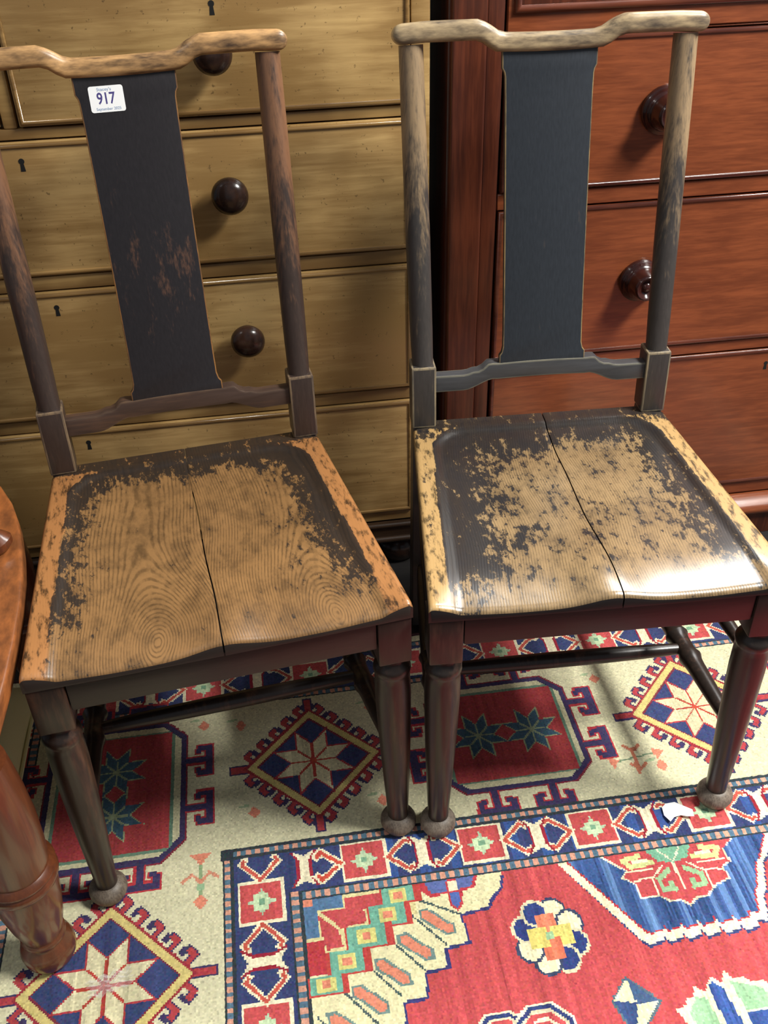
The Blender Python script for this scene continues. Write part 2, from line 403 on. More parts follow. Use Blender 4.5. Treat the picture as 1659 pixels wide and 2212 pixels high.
pal = [(x, y if y < .785 else .787) for x, y in pal]
poly([(.502 + (x - .502) * 1.04, .760 + (y - .760) * 1.06 if y < .785 else .787) for x, y in pal], IVORY); poly(pal, (188, 78, 80), .5)
for s in (-1, 1):
    X = lambda d: .502 + s * d
    line([(X(.030), .768), (X(.062), .764), (X(.070), .776), (X(.046), .780)], .0085, (200, 204, 140)); line([(X(.034), .758), (X(.074), .757)], .003, IVORY); line([(X(.058), .772), (X(.036), .772)], .0035, IVORY)
    line([(X(.012), .752), (X(.030), .740), (X(.030), .724), (X(.014), .722), (X(.016), .732)], .0075, (150, 184, 140)); line([(X(.018), .760), (X(.040), .742), (X(.040), .718)], .003, IVORY)
    line([(X(.040), .745), (X(.066), .742)], .003, IVORY)
line([(.500, .775), (.502, .722)], .0036, IVORY)
poly([(.468, .787), (.536, .787), (.524, .768), (.502, .762), (.480, .768)], (120, 172, 142), .4); line([(.502, .764), (.486, .785)], .0025, IVORY); line([(.502, .764), (.518, .785)], .0025, IVORY)
# eight-petalled flower
fcx, fcy = .2985, .683
PET = [(238, 228, 188), (52, 66, 122)]
for kk in range(8):
    a = math.radians(22.5 + 45 * kk); px, py = fcx + .033 * math.sin(a), fcy + .037 * math.cos(a)
    el = lambda r: [(px + r * .0155 * math.cos(t), py + r * .0165 * math.sin(t)) for t in np.linspace(0, 6.28, 14)[:-1]]
    c = PET[0] if kk in (0, 1, 4, 5) else PET[1]
    poly(el(1.25), (60, 70, 96) if c is PET[0] else (214, 206, 172)); poly(el(1.0), c)
for kk in range(4):
    a = math.radians(90 * kk); px, py = fcx + .016 * math.sin(a), fcy + .018 * math.cos(a)
    rect(px - .0135, py - .0145, px + .0135, py + .0145, [(226, 130, 100), (226, 210, 120), (222, 120, 92), (220, 204, 116)][kk])
rect(fcx - .005, fcy - .005, fcx + .005, fcy + .005, (150, 184, 140))
# quartered lozenge
qc = (.380, .578); qT, qR, qB, qL = (.377, .610), (.409, .576), (.366, .535), (.352, .585)
poly([(x * 1.0 + (x - qc[0]) * .12, y + (y - qc[1]) * .12) for x, y in (qT, qR, qB, qL)], (86, 104, 116))
poly([qc, qL, qT], (230, 222, 176)); poly([qc, qT, qR], (70, 92, 128)); poly([qc, qR, qB], (232, 224, 176)); poly([qc, qB, qL], (58, 76, 120))
# green leaf spray and its blue bar
lf = [(.425, .562), (.440, .566), (.444, .575), (.453, .575), (.458, .588), (.470, .578), (.478, .590), (.484, .596), (.496, .586), (.504, .602), (.512, .590), (.526, .590), (.532, .582), (.548, .582), (.56, .57), (.60, .56), (.60, .50), (.43, .50), (.436, .535)]
poly(lf, (232, 226, 184)); poly([(.440, .556), (.456, .574), (.468, .570), (.476, .52), (.450, .51)], (150, 190, 148), 1.2); poly([(.506, .588), (.520, .582), (.545, .572), (.55, .548), (.512, .548)], (150, 190, 148), 1.2)
poly([(.476, .584), (.484, .590), (.494, .580), (.504, .51), (.482, .51)], (58, 84, 146), 1.5); poly([(.512, .546), (.60, .548), (.60, .50), (.512, .50)], (58, 84, 146), 1.5)
# nested outline at the foot of the frame
def nest(cx, cy, r):
    e = lambda q: [(cx + q * r * math.sin(math.radians(22.5 + 45 * t)), cy + q * r * .92 * math.cos(math.radians(22.5 + 45 * t))) for t in range(8)]
    for q, c in ((1.0, IVORY), (.90, (52, 64, 112)), (.76, (214, 200, 168)), (.68, (188, 78, 80)), (.48, IVORY), (.40, (188, 78, 80)), (.2, (112, 168, 146))): poly(e(q), c)
nest(.205, .560, .042); nest(.258, .560, .044)
# --- knots: streaks down the warp, jitter from knot to knot, worn scuffs
st = np.convolve(rng.normal(0, 1, NX + 8), np.ones(4) / 2, 'same')[4:4 + NX]
rows = np.cumsum(rng.normal(0, .12, NY)); rows -= np.linspace(rows[0], rows[-1], NY)
seg_id = (np.arange(NY) // 26); sw = rng.normal(0, 1, (seg_id.max() + 1, NX))
mult = 1 + ABR * (.085 * st[None, :] + .05 * sw[seg_id]) + .02 * rows[:, None] * ABR
Cl = np.vectorize(lambda v: (v / 12.92) if v <= .04045 else ((v + .055) / 1.055) ** 2.4)(np.clip(C, 0, 255) / 255)
blue_lift = (ABR > 2)[..., None] * np.clip(st, 0, 3)[None, :, None] * np.array([.045, .075, .085])
Cl = np.clip(Cl * mult[..., None] * rng.normal(1, .10, (NY, NX, 1)) + blue_lift + rng.normal(0, .006, (NY, NX, 3)), 0.003, 1)
vx = RX0 + np.arange(NX + 1) * K; vy = RY0 + np.arange(NY + 1) * K
VX, VY = np.meshgrid(vx, vy)
VXj = VX + rng.normal(0, K * .10, VX.shape); VYj = VY + rng.normal(0, K * .10, VY.shape)
VZ = rng.uniform(-.0011, 0.0, VX.shape) + .0012 * np.sin(VX * 9 + 1) * np.sin(VY * 8) - .0012
co_ = np.stack([VXj, VYj, VZ], -1).reshape(-1, 3)
nvx = NX + 1
i, j = np.meshgrid(np.arange(NX), np.arange(NY)); a = (j * nvx + i).ravel()
quads = np.stack([a, a + 1, a + 1 + nvx, a + nvx], -1)
me = bpy.data.meshes.new('rug')
me.vertices.add(len(co_)); me.vertices.foreach_set('co', co_.ravel().astype(np.float32))
nq = len(quads); me.loops.add(nq * 4); me.loops.foreach_set('vertex_index', quads.ravel().astype(np.int32))
me.polygons.add(nq); me.polygons.foreach_set('loop_start', (np.arange(nq) * 4).astype(np.int32))
ca = me.color_attributes.new('knot_colour', 'FLOAT_COLOR', 'CORNER')
cc = np.ones((nq, 4, 4), np.float32); cc[:, :, :3] = Cl.reshape(-1, 3)[:, None, :]
ca.data.foreach_set('color', cc.ravel())
me.update(calc_edges=True); me.validate()
me.polygons.foreach_set('use_smooth', [True] * nq)
t = NT('knotted_wool'); kc = t.attr('knot_colour').outputs['Color']
t.b.inputs['Sheen Weight'].default_value = .25; t.b.inputs['Sheen Roughness'].default_value = .5
me.materials.append(t.done(kc, 0.95, spec=0.1))
rug = thing('rug', 'patterned red, navy and cream knotted wool rug on the floor under the chairs', 'rug')
ro = bpy.data.objects.new('pile', me); COL.objects.link(ro); ro.parent = rug
bm = B(); add_box(bm, RX0 + .002, RX1 - .002, RY0 + .002, RY1 - .002, -.0079, -.0042); obj('backing', bm, plain('rug_backing', (176, 166, 132), .95), rug)
bm = B()
for yy in (RY1,): add_lathe(bm, [(0, .004), (RX1 - RX0, .004)], (RX0, yy, -.004), (RX1, yy, -.004), 8)
for xx in (RX0,): add_lathe(bm, [(0, .004), (RY1 - RY0, .004)], (xx, RY0, -.004), (xx, RY1, -.004), 8)
obj('selvedge', bm, plain('rug_selvedge', (70, 40, 44), .95), rug)

# ------------------------------------------------------------------ pair of chairs
HS = .45; WF = .2281; WB = .1956; DP = .407; HK = .5486; HT = .9655
SLOPE = (.102 - .018) / (HT - HK)
LEAN = Vector((0, SLOPE, 1)).normalized(); LN = Vector((0, -1, SLOPE)).normalized()
def bp(x, z, off=0.0):             # a point of the raked back; off = towards the sitter
    return Vector((x, .020 + SLOPE * (z - HK), z)) + LN * off
def seat_material(name, tan, tan2, dark, ring, seedloc, gloss, rimtan, gamt, coat=0.0):
    t = NT(name)
    pat = t.attr('patina').outputs['Fac']; rg = t.attr('ring').outputs['Fac']; rim = t.attr('rim').outputs['Fac']
    n1 = t.noise(40, 8, .72, mscale=(1, .6, 1), loc=seedloc); n2 = t.noise(120, 4, .65, mscale=(1, .30, 1), loc=seedloc); n3 = t.noise(9, 3, .5, loc=seedloc)
    n4 = t.noise(130, 6, .75, mscale=(1, .5, 1), loc=seedloc)
    wv = t.math('SINE', t.math('ADD', t.math('MULTIPLY', rg, 2 * math.pi / ring), t.math('ADD', t.math('MULTIPLY', t.noise(11, 4, .6, loc=seedloc), 9.0), t.math('MULTIPLY', n2, 1.5))))
    gr = t.math('MULTIPLY', t.ramp(wv, -.2, .95), t.ramp(n2, .30, .60, .15, 1))
    col = t.mix(n3, L4(tan), L4(tan2)); col = t.mix(t.ramp(n1, .38, .68, 0, .65), col, L4(tuple(c * .62 for c in tan2)))
    col = t.mix(t.math('MULTIPLY', gr, gamt), col, L4(tuple(c * .40 for c in tan2)))
    col = t.mix(rim, col, t.mix(t.ramp(n2, .47, .66), L4(rimtan), L4(tuple(c * .42 for c in rimtan))))
    f = t.math('ADD', pat, t.math('ADD', t.math('MULTIPLY', t.math('SUBTRACT', n1, .5), 1.5), t.math('ADD', t.math('MULTIPLY', t.math('SUBTRACT', n2, .5), 1.0), t.math('MULTIPLY', t.math('SUBTRACT', n4, .5), 2.3))))
    m = t.ramp(f, .40, .62)
    col = t.mix(t.math('MULTIPLY', m, .92), col, t.mix(n2, L4(dark), L4(tuple(c * 1.6 for c in dark))))
    t.bump(t.math('ADD', t.math('MULTIPLY', gr, -.6), t.math('MULTIPLY', n2, .5)), .12, .001)
    return t.done(col, t.math('ADD', gloss, t.math('MULTIPLY', n1, .18)), coat, .20, .5)
def build_seat(root, mat, edgemat, knots, crackx, patf, cfront):
    # the two boards of the dished seat
    def surf(x, y):
        hw = WB + (WF - WB) * np.clip(-y / DP, 0, 1)
        din = hw - .026 - np.abs(x)                      # inside the side rims
        db = -.004 - y                                   # inside the back strip
        r = .055                                         # rounded back corners of the dish
        ax, ay = np.clip(r - din, 0, None), np.clip(r - db, 0, None)
        corner = r - np.hypot(ax, ay)
        d = np.where((din < r) & (db < r), corner, np.minimum(din, db))
        fr = smooth(-.16, -DP, y); dish = smooth(0, .016, d) * (.0048 - .0016 * fr) + smooth(.0, .085, d) * (.0075 - .0045 * fr)
        pom = .0105 * np.exp(-(x / .042) ** 2) * smooth(-.22, -DP, y)
        fall = .0078 * np.clip((-y - (DP - .08)) / .08, 0, 1) ** 2 * smooth(hw - .004, hw - .04, np.abs(x)) + .004 * np.clip((-(y) - (DP - .007)) / .007, 0, 1) ** 2
        z = HS - dish + pom * (d > -.02) - fall
        edge = np.clip((np.abs(x) - (hw - .005)) / .005, 0, 1); z -= edge ** 2 * .004
        return z, d, hw
    for side in (-1, 1):
        NU, NV = 54, 90
        verts = []; att = []
        gap = .0009
        for v in range(NV + 1):
            tv = v / NV; tv = tv if tv < .9 else .9 + (tv - .9)
            y = .020 + (-DP - .020) * (1 - (1 - tv) ** 1.15)
            xc = crackx[0] + (crackx[1] - crackx[0]) * (.02 - y) / (DP + .02) + .0007 * math.sin(y * 34)
            yy = np.array(y); hw = WB + (WF - WB) * min(max(-y / DP, 0), 1)
            if y > -.001: hw = WB - .0365                     # notched round the posts
            x_in = xc + side * gap * (1 if tv > cfront else .25); x_out = side * hw
            for u in range(NU + 1):
                s = u / NU; s = 1 - (1 - s) ** 1.25
                x = x_in + (x_out - x_in) * s
                ys = y + (.002 * (1 - ((x / WF) ** 2)) * -smooth(-.3, -DP, y))   # slight bow of the front edge
                z, d, h = surf(np.array(x), np.array(y)); z = float(z); d = float(d)
                if u == 0: z -= .0006
                verts.append((x, float(ys), z))
                rim = 1.0 if d < .002 else 0.0
                if y > -.004: rim = .3
                att.append((x, y, d, rim))
        nT = len(verts); W1 = NU + 1
        faces = [(v * W1 + u, v * W1 + u + 1, (v + 1) * W1 + u + 1, (v + 1) * W1 + u) for v in range(NV) for u in range(NU)]
        loop = [u for u in range(W1)] + [v * W1 + NU for v in range(1, NV + 1)] + [NV * W1 + u for u in range(NU - 1, -1, -1)] + [v * W1 for v in range(NV - 1, 0, -1)]
        low = {}
        for q in loop:
            low[q] = len(verts); x, y, z = verts[q]; verts.append((x, y, HS - .024)); att.append(att[q])
        for k2 in range(len(loop)):
            q, r2 = loop[k2], loop[(k2 + 1) % len(loop)]; faces.append((q, r2, low[r2], low[q]))
        faces.append([low[q] for q in loop])
        me = bpy.data.meshes.new('seat_board'); me.from_pydata(verts, [], faces)
        A = {n_: me.attributes.new(n_, 'FLOAT', 'POINT') for n_ in ('patina', 'ring', 'rim')}
        kx, ky, st_ = knots[0 if side < 0 else 1]
        pv = [patf(x, y, d) for x, y, d, r in att]
        A['patina'].data.foreach_set('value', pv)
        A['ring'].data.foreach_set('value', [math.hypot(x - kx + .006 * math.sin(y * 21 + kx * 9), st_ * math.tanh((y - ky) / .10) * .10) for x, y, d, r in att])
        A['rim'].data.foreach_set('value', [r for x, y, d, r in att])
        bm = bmesh.new(); bm.from_mesh(me); bmesh.ops.recalc_face_normals(bm, faces=bm.faces); bm.to_mesh(me); bm.free()
        me.materials.append(mat); me.materials.append(edgemat)
        me.polygons.foreach_set('material_index', [0] * (NU * NV) + [1] * (len(faces) - NU * NV))
        me.polygons.foreach_set('use_smooth', [True] * len(me.polygons)); me.set_sharp_from_angle(angle=math.radians(50))
        o = bpy.data.objects.new('seat_board', me); COL.objects.link(o); o.parent = root
def build_chair(label, x, y, rz, m, knots, crackx, patf, cfront, seatmat):
    root = thing('dining_chair', label, 'chair', (x, y, 0), rz, 'pair of old splat-back wooden chairs')
    build_seat(root, seatmat, m['rail'], knots, crackx, patf, cfront)
    # rails under the seat
    zr0, zr1 = .381, HS - .0245
    bm = B(); add_box(bm, -.183, .183, -DP + .004, -DP + .026, zr0, zr1, .002); obj('front_rail', bm, m['rail'], root)
    bm = B(); add_box(bm, -.150, .150, .004, .022, zr0, zr1, .002); obj('back_rail', bm, m['rail'], root)
    for s in (-1, 1):
        a = Vector((s * (WF - .014), -DP + .045)); b = Vector((s * (WB - .016), .002)); d = (b - a).normalized(); n = Vector((-d.y, d.x))
        bm = B(); q = [a + n * .010, b + n * .010, b - n * .010, a - n * .010]
        add_prism(bm, [(p.x, p.y) for p in q], (0, 0, zr0), (1, 0, 0), (0, 1, 0), (0, 0, 1), zr1 - zr0, .0015); obj('side_rail', bm, m['rail'], root)
    # front legs : square block, collar, tapered shaft, pad foot
    for s in (-1, 1):
        cx, cy = s * .2055, -.3845; zb = .352
        bm = B(); add_box(bm, cx - .0215, cx + .0215, cy - .0215, cy + .0215, zb, zr1, .003, bmat=0)
        prof = [(0, .019), (.003, .0185), (.005, .0172), (.010, .0178), (.015, .0225), (.019, .0243), (.024, .0246), (.028, .0236), (.031, .0226), (.040, .0232), (.07, .0238), (.13, .0225), (.20, .0202), (.27, .0172), (.315, .0152), (.330, .0150)]
        add_lathe(bm, prof, (cx, cy, zb), (cx + s * .004, cy - .002, 0), 28); leg = obj('front_leg', bm, m['leg'], root)
        bm = B(); add_lathe(bm, [(0, .0150), (.002, .0182), (.006, .0235), (.012, .0262), (.018, .0262), (.024, .0240), (.028, .0215)], (cx + s * .004, cy - .002, .028), (cx + s * .004, cy - .002, 0), 28); obj('foot_pad', bm, m['pad'], leg)
    # rear legs running up into the back posts
    for s in (-1, 1):
        xo = s * (WB - .0175); bm = B()
        M = Matrix(((1, 0, 0, xo), (0, 1, .06, .0185), (0, 0, 1, HS), (0, 0, 0, 1)))
        add_box(bm, -.0186, .0182, -.0186, .0182, -.0, HK - HS, .0030, 2, 0, 1, M)
        Ml = Matrix(((1, 0, 0, xo), (0, 1, -.09, .0205), (0, 0, 1, HS), (0, 0, 0, 1)))
        add_box(bm, -.0165, .0165, -.0165, .0165, -HS, -.001, .002, 1, 0, 0, Ml)
        p0 = Vector((xo, .0245, HK - .004)); p1 = bp(s * .1835, .968)
        Lh = (p1 - p0).length
        add_lathe(bm, [(0, .0160), (.004, .0158), (.05, .0166), (Lh * .4, .0174), (Lh * .8, .0168), (Lh, .0162)], p0, p1, 24)
        obj('back_post', bm, [m['post'], m['pedge']], root)
    # lower back rail, stepped up in the middle
    def step_path(xe, zend, zmid, n=44):
        out = []
        for k2 in range(n + 1):
            xx = -xe + 2 * xe * k2 / n; ax = abs(xx)
            z = zmid + .0015 * (1 - (xx / .07) ** 2) if ax < .072 else zend + (zmid - zend) * (1 - float(smooth(.070, .118, ax))) + .001
            out.append((xx, z))
        return out
    path = step_path(.162, .5165, .5325)
    top = []; bot = []
    for xx, z in path:
        ax = abs(xx); tz = z + .0128; bz = z - .0128
        if ax < .082: tz = max(tz, .5325 + .0128)
        elif ax < .10: tz -= .003
        top.append((xx, tz)); bot.append((xx, bz))
    bm = B(); P0 = Vector((0, .0175, 0))
    add_prism(bm, top + bot[::-1], (0, .0065, 0), (1, 0, 0), (0, .05, 1), (0, 1, 0), .019, .0022, 2, 0, 1)
    for v_ in bm.verts: v_.co.y += -.05 * .53 + .004
    obj('lower_rail', bm, [m['lower'], m['edge2']], root)
    # splat
    h = [(.0645, .540), (.0645, .5555), (.0610, .5600), (.0592, .568), (.0588, .60), (.0588, .75), (.0596, .90), (.0602, .926), (.0612, .931), (.0640, .936), (.0642, .962)]
    out = [(xx, z) for xx, z in h] + [(-xx, z) for xx, z in reversed(h)]
    bm = B(); base = bp(0, 0)
    add_prism(bm, out, bp(0, 0, -.003), (1, 0, 0), (0, SLOPE, 1), LN, .0095, .0016, 2, 0, 1); obj('splat', bm, [m['splat'], m['edge']], root)
    # yoke crest rail
    n = 64; xe = .2085; pth = []; sec = []
    for k2 in range(n + 1):
        xx = -xe * math.cos(math.pi * k2 / n); ax = abs(xx)
        up = float(smooth(.064, .100, ax))
        z = .9655 + .0165 * up + .0012 * (1 - up) * (xx / .06) ** 2
        hh = .0235 + .0015 * up; dd = .027 + .005 * float(smooth(.058, .082, ax))
        if .064 < ax < .09: hh += .003 * math.sin((ax - .064) / .026 * math.pi)
        e = max(0.0, (ax - (xe - .013)) / .013); kf = math.sqrt(max(0.02, 1 - e * e))
        z -= .002 * float(smooth(.16, .2085, ax))
        pth.append(bp(xx, z, .001 + .006 * up)); s2 = rrect(dd * (.55 + .45 * kf), hh * kf, min(dd, hh) * .33 * kf, 4); sec.append(s2)
    bm = B(); add_sweep(bm, pth, sec, -LN, LEAN); obj('crest_rail', bm, m['crest'], root, 60)
    # stretchers : two a side, one across
    def stretch(p, q, r, rings=()):
        p, q = Vector(p), Vector(q); Ls = (q - p).length; prof = [(0, r * .62)]
        for k2 in range(1, 40):
            t_ = k2 / 40; rr = r * (.62 + .38 * math.sin(math.pi * t_) ** .6)
            for rc in rings: rr += r * .26 * math.exp(-((t_ - rc) * Ls / .006) ** 2)
            prof.append((Ls * t_, rr))
        prof.append((Ls, r * .62)); bm = B(); add_lathe(bm, prof, p, q, 18); return bm
    for s in (-1, 1):
        f = Vector((s * .2085, -.386)); b = Vector((s * (WB - .0175), .030))
        obj('side_stretcher', stretch((f.x, f.y + .012, .158), (b.x, b.y - .010, .158), .0145, (.32, .45)), m['leg'], root)
        obj('side_stretcher', stretch((f.x, f.y + .016, .292), (b.x, b.y - .022, .292), .0115), m['leg'], root)
    yq = -.225; xq = .191
    obj('cross_stretcher', stretch((-xq, yq, .158), (xq, yq, .158), .0125), m['leg'], root)
    return root
edgeA = worn('worn_edge_brown', (78, 54, 34), (150, 104, 56), amount=.8, rough=.4, scale=60)
edgeB = worn('worn_edge_grey', (78, 68, 54), (160, 134, 90), amount=.75, rough=.4, scale=60)
mA = dict(rail=worn('rail_dark_a', (36, 29, 25), (92, 60, 40), 'X', .0, .40), leg=worn('leg_dark_a', (35, 27, 23), (96, 64, 46), 'Z', .25, .32),
          post=worn('post_brown_a', (48, 38, 34), (122, 86, 62), 'Z', .62, .36, .58, .92, scale=60, stretch=.10), edge=edgeA, pedge=worn('block_edge_a', (66, 56, 50), (132, 110, 84), 'Z', .8, .4, scale=80),
          edge2=worn('lower_edge_a', (64, 50, 42), (116, 90, 66), 'X', .5, .4), pad=worn('foot_pad_a', (66, 56, 48), (124, 112, 98), 'Z', .8, .5, scale=90),
          lower=worn('lower_rail_a', (58, 44, 38), (100, 72, 54), 'X', .5, .42), splat=worn('splat_black_a', (30, 27, 29), (108, 76, 58), 'Z', -.30, .36, scale=60, stretch=.22, patch=(.72, .16)),
          crest=worn('crest_golden_a', (50, 36, 28), (206, 160, 106), 'X', .86, .36, scale=24, stretch=.25))
mB = dict(rail=worn('rail_dark_b', (25, 21, 20), (70, 50, 42), 'X', -.05, .36), leg=worn('leg_dark_b', (34, 28, 25), (96, 68, 54), 'Z', .2, .30),
          post=worn('post_grey_b', (50, 46, 44), (150, 126, 96), 'Z', .60, .40, .62, .93, scale=60, stretch=.10), edge=edgeB, pedge=worn('block_edge_b', (84, 78, 70), (150, 134, 106), 'Z', .9, .4, scale=80),
          edge2=worn('lower_edge_b', (86, 84, 76), (138, 130, 110), 'X', .5, .4), pad=worn('foot_pad_b', (72, 62, 54), (136, 124, 110), 'Z', .8, .5, scale=90),
          lower=worn('lower_rail_b', (58, 58, 60), (94, 88, 78), 'X', .1, .36), splat=worn('splat_black_b', (35, 38, 43), (96, 80, 66), 'Z', -.16, .36, scale=70, stretch=.03),
          crest=worn('crest_tan_b', (66, 56, 48), (188, 164, 126), 'X', .82, .36, scale=24, stretch=.25))
def patA(x, y, d):
    if y > -.006: return .85
    if d > 0:
        v = .62 * float(1 - smooth(.0, .075, d)) * (1.0 if x < 0 else 1.1)
        if y > -.09: v = max(v, .80 * float(1 - smooth(.008, .07, d)))
        v *= float(1 - .75 * smooth(-.30, -.385, y))
        return v + .20 * float(smooth(.05, .12, x)) * float(smooth(-.36, -.28, y)) + .05
    return -.12 if y < -.02 else .30
def patB(x, y, d):
    if y > -.006: return .85
    if d > 0:
        wl = .125 if x < 0 else .095
        v = (.74 if x < 0 else .56) * float(1 - smooth(.0, wl, d))
        if y > -.10: v = max(v, .66 * float(1 - smooth(.01, .08, d)))
        v *= float(1 - .65 * smooth(-.34, -.40, y))
        v += .50 * math.exp(-((x + .064) / .012) ** 2 - ((y + .255) / .013) ** 2) + .40 * math.exp(-((x + .088) / .016) ** 2 - ((y + .285) / .014) ** 2)
        return v + .22 * float(smooth(-.40, -.33, y)) + .06
    v = -.14 if y < -.03 else .45
    hw = WB + (WF - WB) * min(1, -y / DP)
    if x < 0: v += .50 * math.exp(-((x + hw - .013) / .005) ** 2) * (1 if y > -.26 else .7)
    return v
seatA = seat_material('seat_elm_a', (158, 118, 74), (120, 88, 54), (27, 24, 23), .0034, (2, 5, 1), .24, (164, 112, 66), .52, .2)
seatB = seat_material('seat_elm_b', (168, 140, 100), (130, 104, 72), (21, 22, 26), .0036, (7, 1, 4), .20, (186, 150, 98), .46, .6)
chA = build_chair('old wooden chair with the 917 label on its black splat, worn golden crest', -.1249, 1.2489, math.radians(6.33), mA, [(-.078, -.379, .55), (.135, -.387, .5)], (-.004, .000), patA, .2, seatA)
chB = build_chair('old wooden chair with plain unlabelled grey-black splat, shiny seat, before the red chest', .41, 1.2523, math.radians(-2.67), mB, [(-.25, -.75, .12), (.28, -1.0, .10)], (.008, .011), patB, -1, seatB)
# lot label stuck on the left chair's splat
white = plain('label_paper', (250, 250, 250), .55); ink = plain('label_ink', (70, 62, 128), .6); ink2 = plain('label_ink_pale', (150, 170, 200), .6)
bm = B(); lc = bp(-.0255, .9295, .0067); pts = [(a_ , b_) for a_, b_ in rrect(.0425, .0305, .003, 4)]
add_prism(bm, pts, lc, (1, 0, 0), LEAN, LN, .0003); sticker = obj('lot_label', bm, white, chA)
sticker['label'] = 'white paper label printed 917'
def text(body, size, dx, dz, mat, name, bold=0.0, sx=1.0):
    cu = bpy.data.curves.new(name, 'FONT'); cu.body = body; cu.size = size; cu.align_x = 'CENTER'; cu.align_y = 'CENTER'; cu.offset = bold; cu.resolution_u = 3
    to = bpy.data.objects.new(name, cu); COL.objects.link(to)
    dg = bpy.context.evaluated_depsgraph_get(); me = bpy.data.meshes.new_from_object(to.evaluated_get(dg)); bpy.data.objects.remove(to); bpy.data.curves.remove(cu)
    P = lc + LN * .00045 + Vector((1, 0, 0)) * dx + LEAN * dz
    me.transform(Matrix(((sx, 0, 0, P.x), (0, LEAN.y, LN.y, P.y), (0, LEAN.z, LN.z, P.z), (0, 0, 0, 1))))
    me.materials.clear(); me.materials.append(mat); o = bpy.data.objects.new(name, me); COL.objects.link(o); o.parent = sticker
text("Stacey's", .0052, -.002, .0112, ink2, 'heading_print', .00004, 1.1)
text('917', .0190, -.0010, .0002, ink, 'number_print', .00025, .80)
text('September 2025', .0046, .0005, -.0115, ink2, 'date_print', .00004)

# ------------------------------------------------------------------ pale chest of drawers (left)
pine = wood('pale_mahogany', (202, 167, 110), (150, 117, 70), 'X', 60, .08, .36, spots=(70, 52, 30), blotch=.6, lo=.28, hi=.72)
pine_d = wood('pale_chest_rail', (184, 150, 94), (126, 96, 56), 'X', 26, .05, .4, blotch=.6)
pine_base = wood('pale_chest_plinth', (66, 46, 30), (36, 26, 20), 'X', 26, .05, .38)
pine_bead = wood('pale_chest_bead', (168, 132, 80), (120, 90, 52), 'X', 40, .05, .22, blotch=.4, coat=.4, coat_r=.12)
knob_m = wood('dark_knob', (66, 44, 34), (38, 26, 22), 'Y', 30, .2, .22)
void = plain('keyhole_void', (14, 12, 10), .8)
def keyhole(parent, x, z, y, s=1.0):
    pts = [(.0042 * s * math.sin(math.radians(a)), .0042 * s * math.cos(math.radians(a)) + .004 * s) for a in range(-145, 146, 29)] + [(.0034 * s, -.010 * s), (-.0034 * s, -.010 * s)]
    bm = B(); add_prism(bm, pts, (x, y + .003, z), (1, 0, 0), (0, 0, 1), (0, -1, 0), .0034); return obj('keyhole', bm, void, parent)
def knob(parent, x, z, y, prof, mat, name='knob'):
    bm = B(); add_lathe(bm, prof, (x, y, z), (x, y - .1, z), 32); return obj(name, bm, mat, parent, 50)
KP = [(-.004, .012), (.0, .017), (.002, .0175), (.005, .013), (.011, .0125), (.015, .020), (.019, .0255), (.024, .0275), (.030, .0268), (.036, .0225), (.040, .0155), (.042, .007), (.0425, .001)]
def ring_bead(parent, x0, x1, z0, z1, y, r, mat=None):
    bm = B(); c = [(x0, z0), (x1, z0), (x1, z1), (x0, z1)]
    prof = [(r * math.cos(a), r * math.sin(a)) for a in np.linspace(0, math.pi, 7)]      # (inward offset from centre, outwards)
    rings = []
    for (cx, cz), (sx, sz) in zip(c, ((1, 1), (-1, 1), (-1, -1), (1, -1))):
        rings.append([bm.verts.new((cx + sx * (r - a_), y - b_, cz + sz * (r - a_))) for a_, b_ in prof])
    for k2 in range(4):
        A_, B_ = rings[k2], rings[(k2 + 1) % 4]
        for q in range(len(prof) - 1): bm.faces.new((A_[q], A_[q + 1], B_[q + 1], B_[q]))
        bm.faces.new((A_[0], B_[0], B_[-1], A_[-1]))
    return obj('bead', bm, mat or mah_b, parent, 60)
chest = thing('chest_of_drawers', 'pale yellowish wooden chest of drawers with dark round knobs behind the labelled chair', 'chest', (-.313, YP, 0), 0)
def P_(x): return x + .313                            # chest-local x
XL, XR = -.907, .281
bm = B(); add_box(bm, P_(XL), P_(XR), .016, .48, .10, 1.085, .002); obj('carcass', bm, pine_d, chest)
bm = B(); add_box(bm, P_(XL) - .015, P_(XR) + .012, -.018, .49, 1.085, 1.115, .006, 3); obj('top_board', bm, pine, chest)
for a_, b_ in ((.2535, XR), (XL, -.8795)):
    bm = B(); add_box(bm, P_(a_), P_(b_), 0, .018, .10, 1.085, .0025); obj('stile', bm, pine, chest)
for z0, z1 in ((.8475, .8625), (.6215, .6435), (.3715, .3935), (1.055, 1.085), (.108, .128)):
    bm = B(); add_box(bm, P_(-.8795), P_(.2535), .0012, .018, z0, z1, .0022, 2); obj('rail', bm, pine_d, chest)
bm = B(); add_box(bm, P_(-.3275), P_(-.3085), .001, .018, .8625, 1.055, .003, 2); obj('divider', bm, pine_d, chest)
def drawer(x0, x1, z0, z1, kn, kh):
    bm = B(); add_box(bm, P_(x0), P_(x1), -.0030, .016, z0, z1, .0020, 2); d = obj('drawer', bm, pine, chest)
    ring_bead(d, P_(x0) + .0015, P_(x1) - .0015, z0 + .0015, z1 - .0015, -.0028, .0032, pine_bead)
    for kx, kz in kn: knob(d, P_(kx), kz, -.003, KP, knob_m)
    keyhole(d, P_(kh[0]), kh[1], -.003)
drawer(-.3045, .2515, .8655, 1.052, [(-.026, .951)], (-.020, 1.005))
drawer(-.8775, -.3315, .8655, 1.052, [(-.60, .951)], (-.606, 1.005))
drawer(-.8775, .2515, .6465, .8450, [(-.024, .757), (-.602, .757)], (-.313, .815))
drawer(-.8775, .2515, .3965, .6190, [(-.022, .521), (-.602, .521)], (-.312, .590))
drawer(-.8775, .2515, .1310, .3690, [(-.022, .265), (-.602, .265)], (-.312, .341))
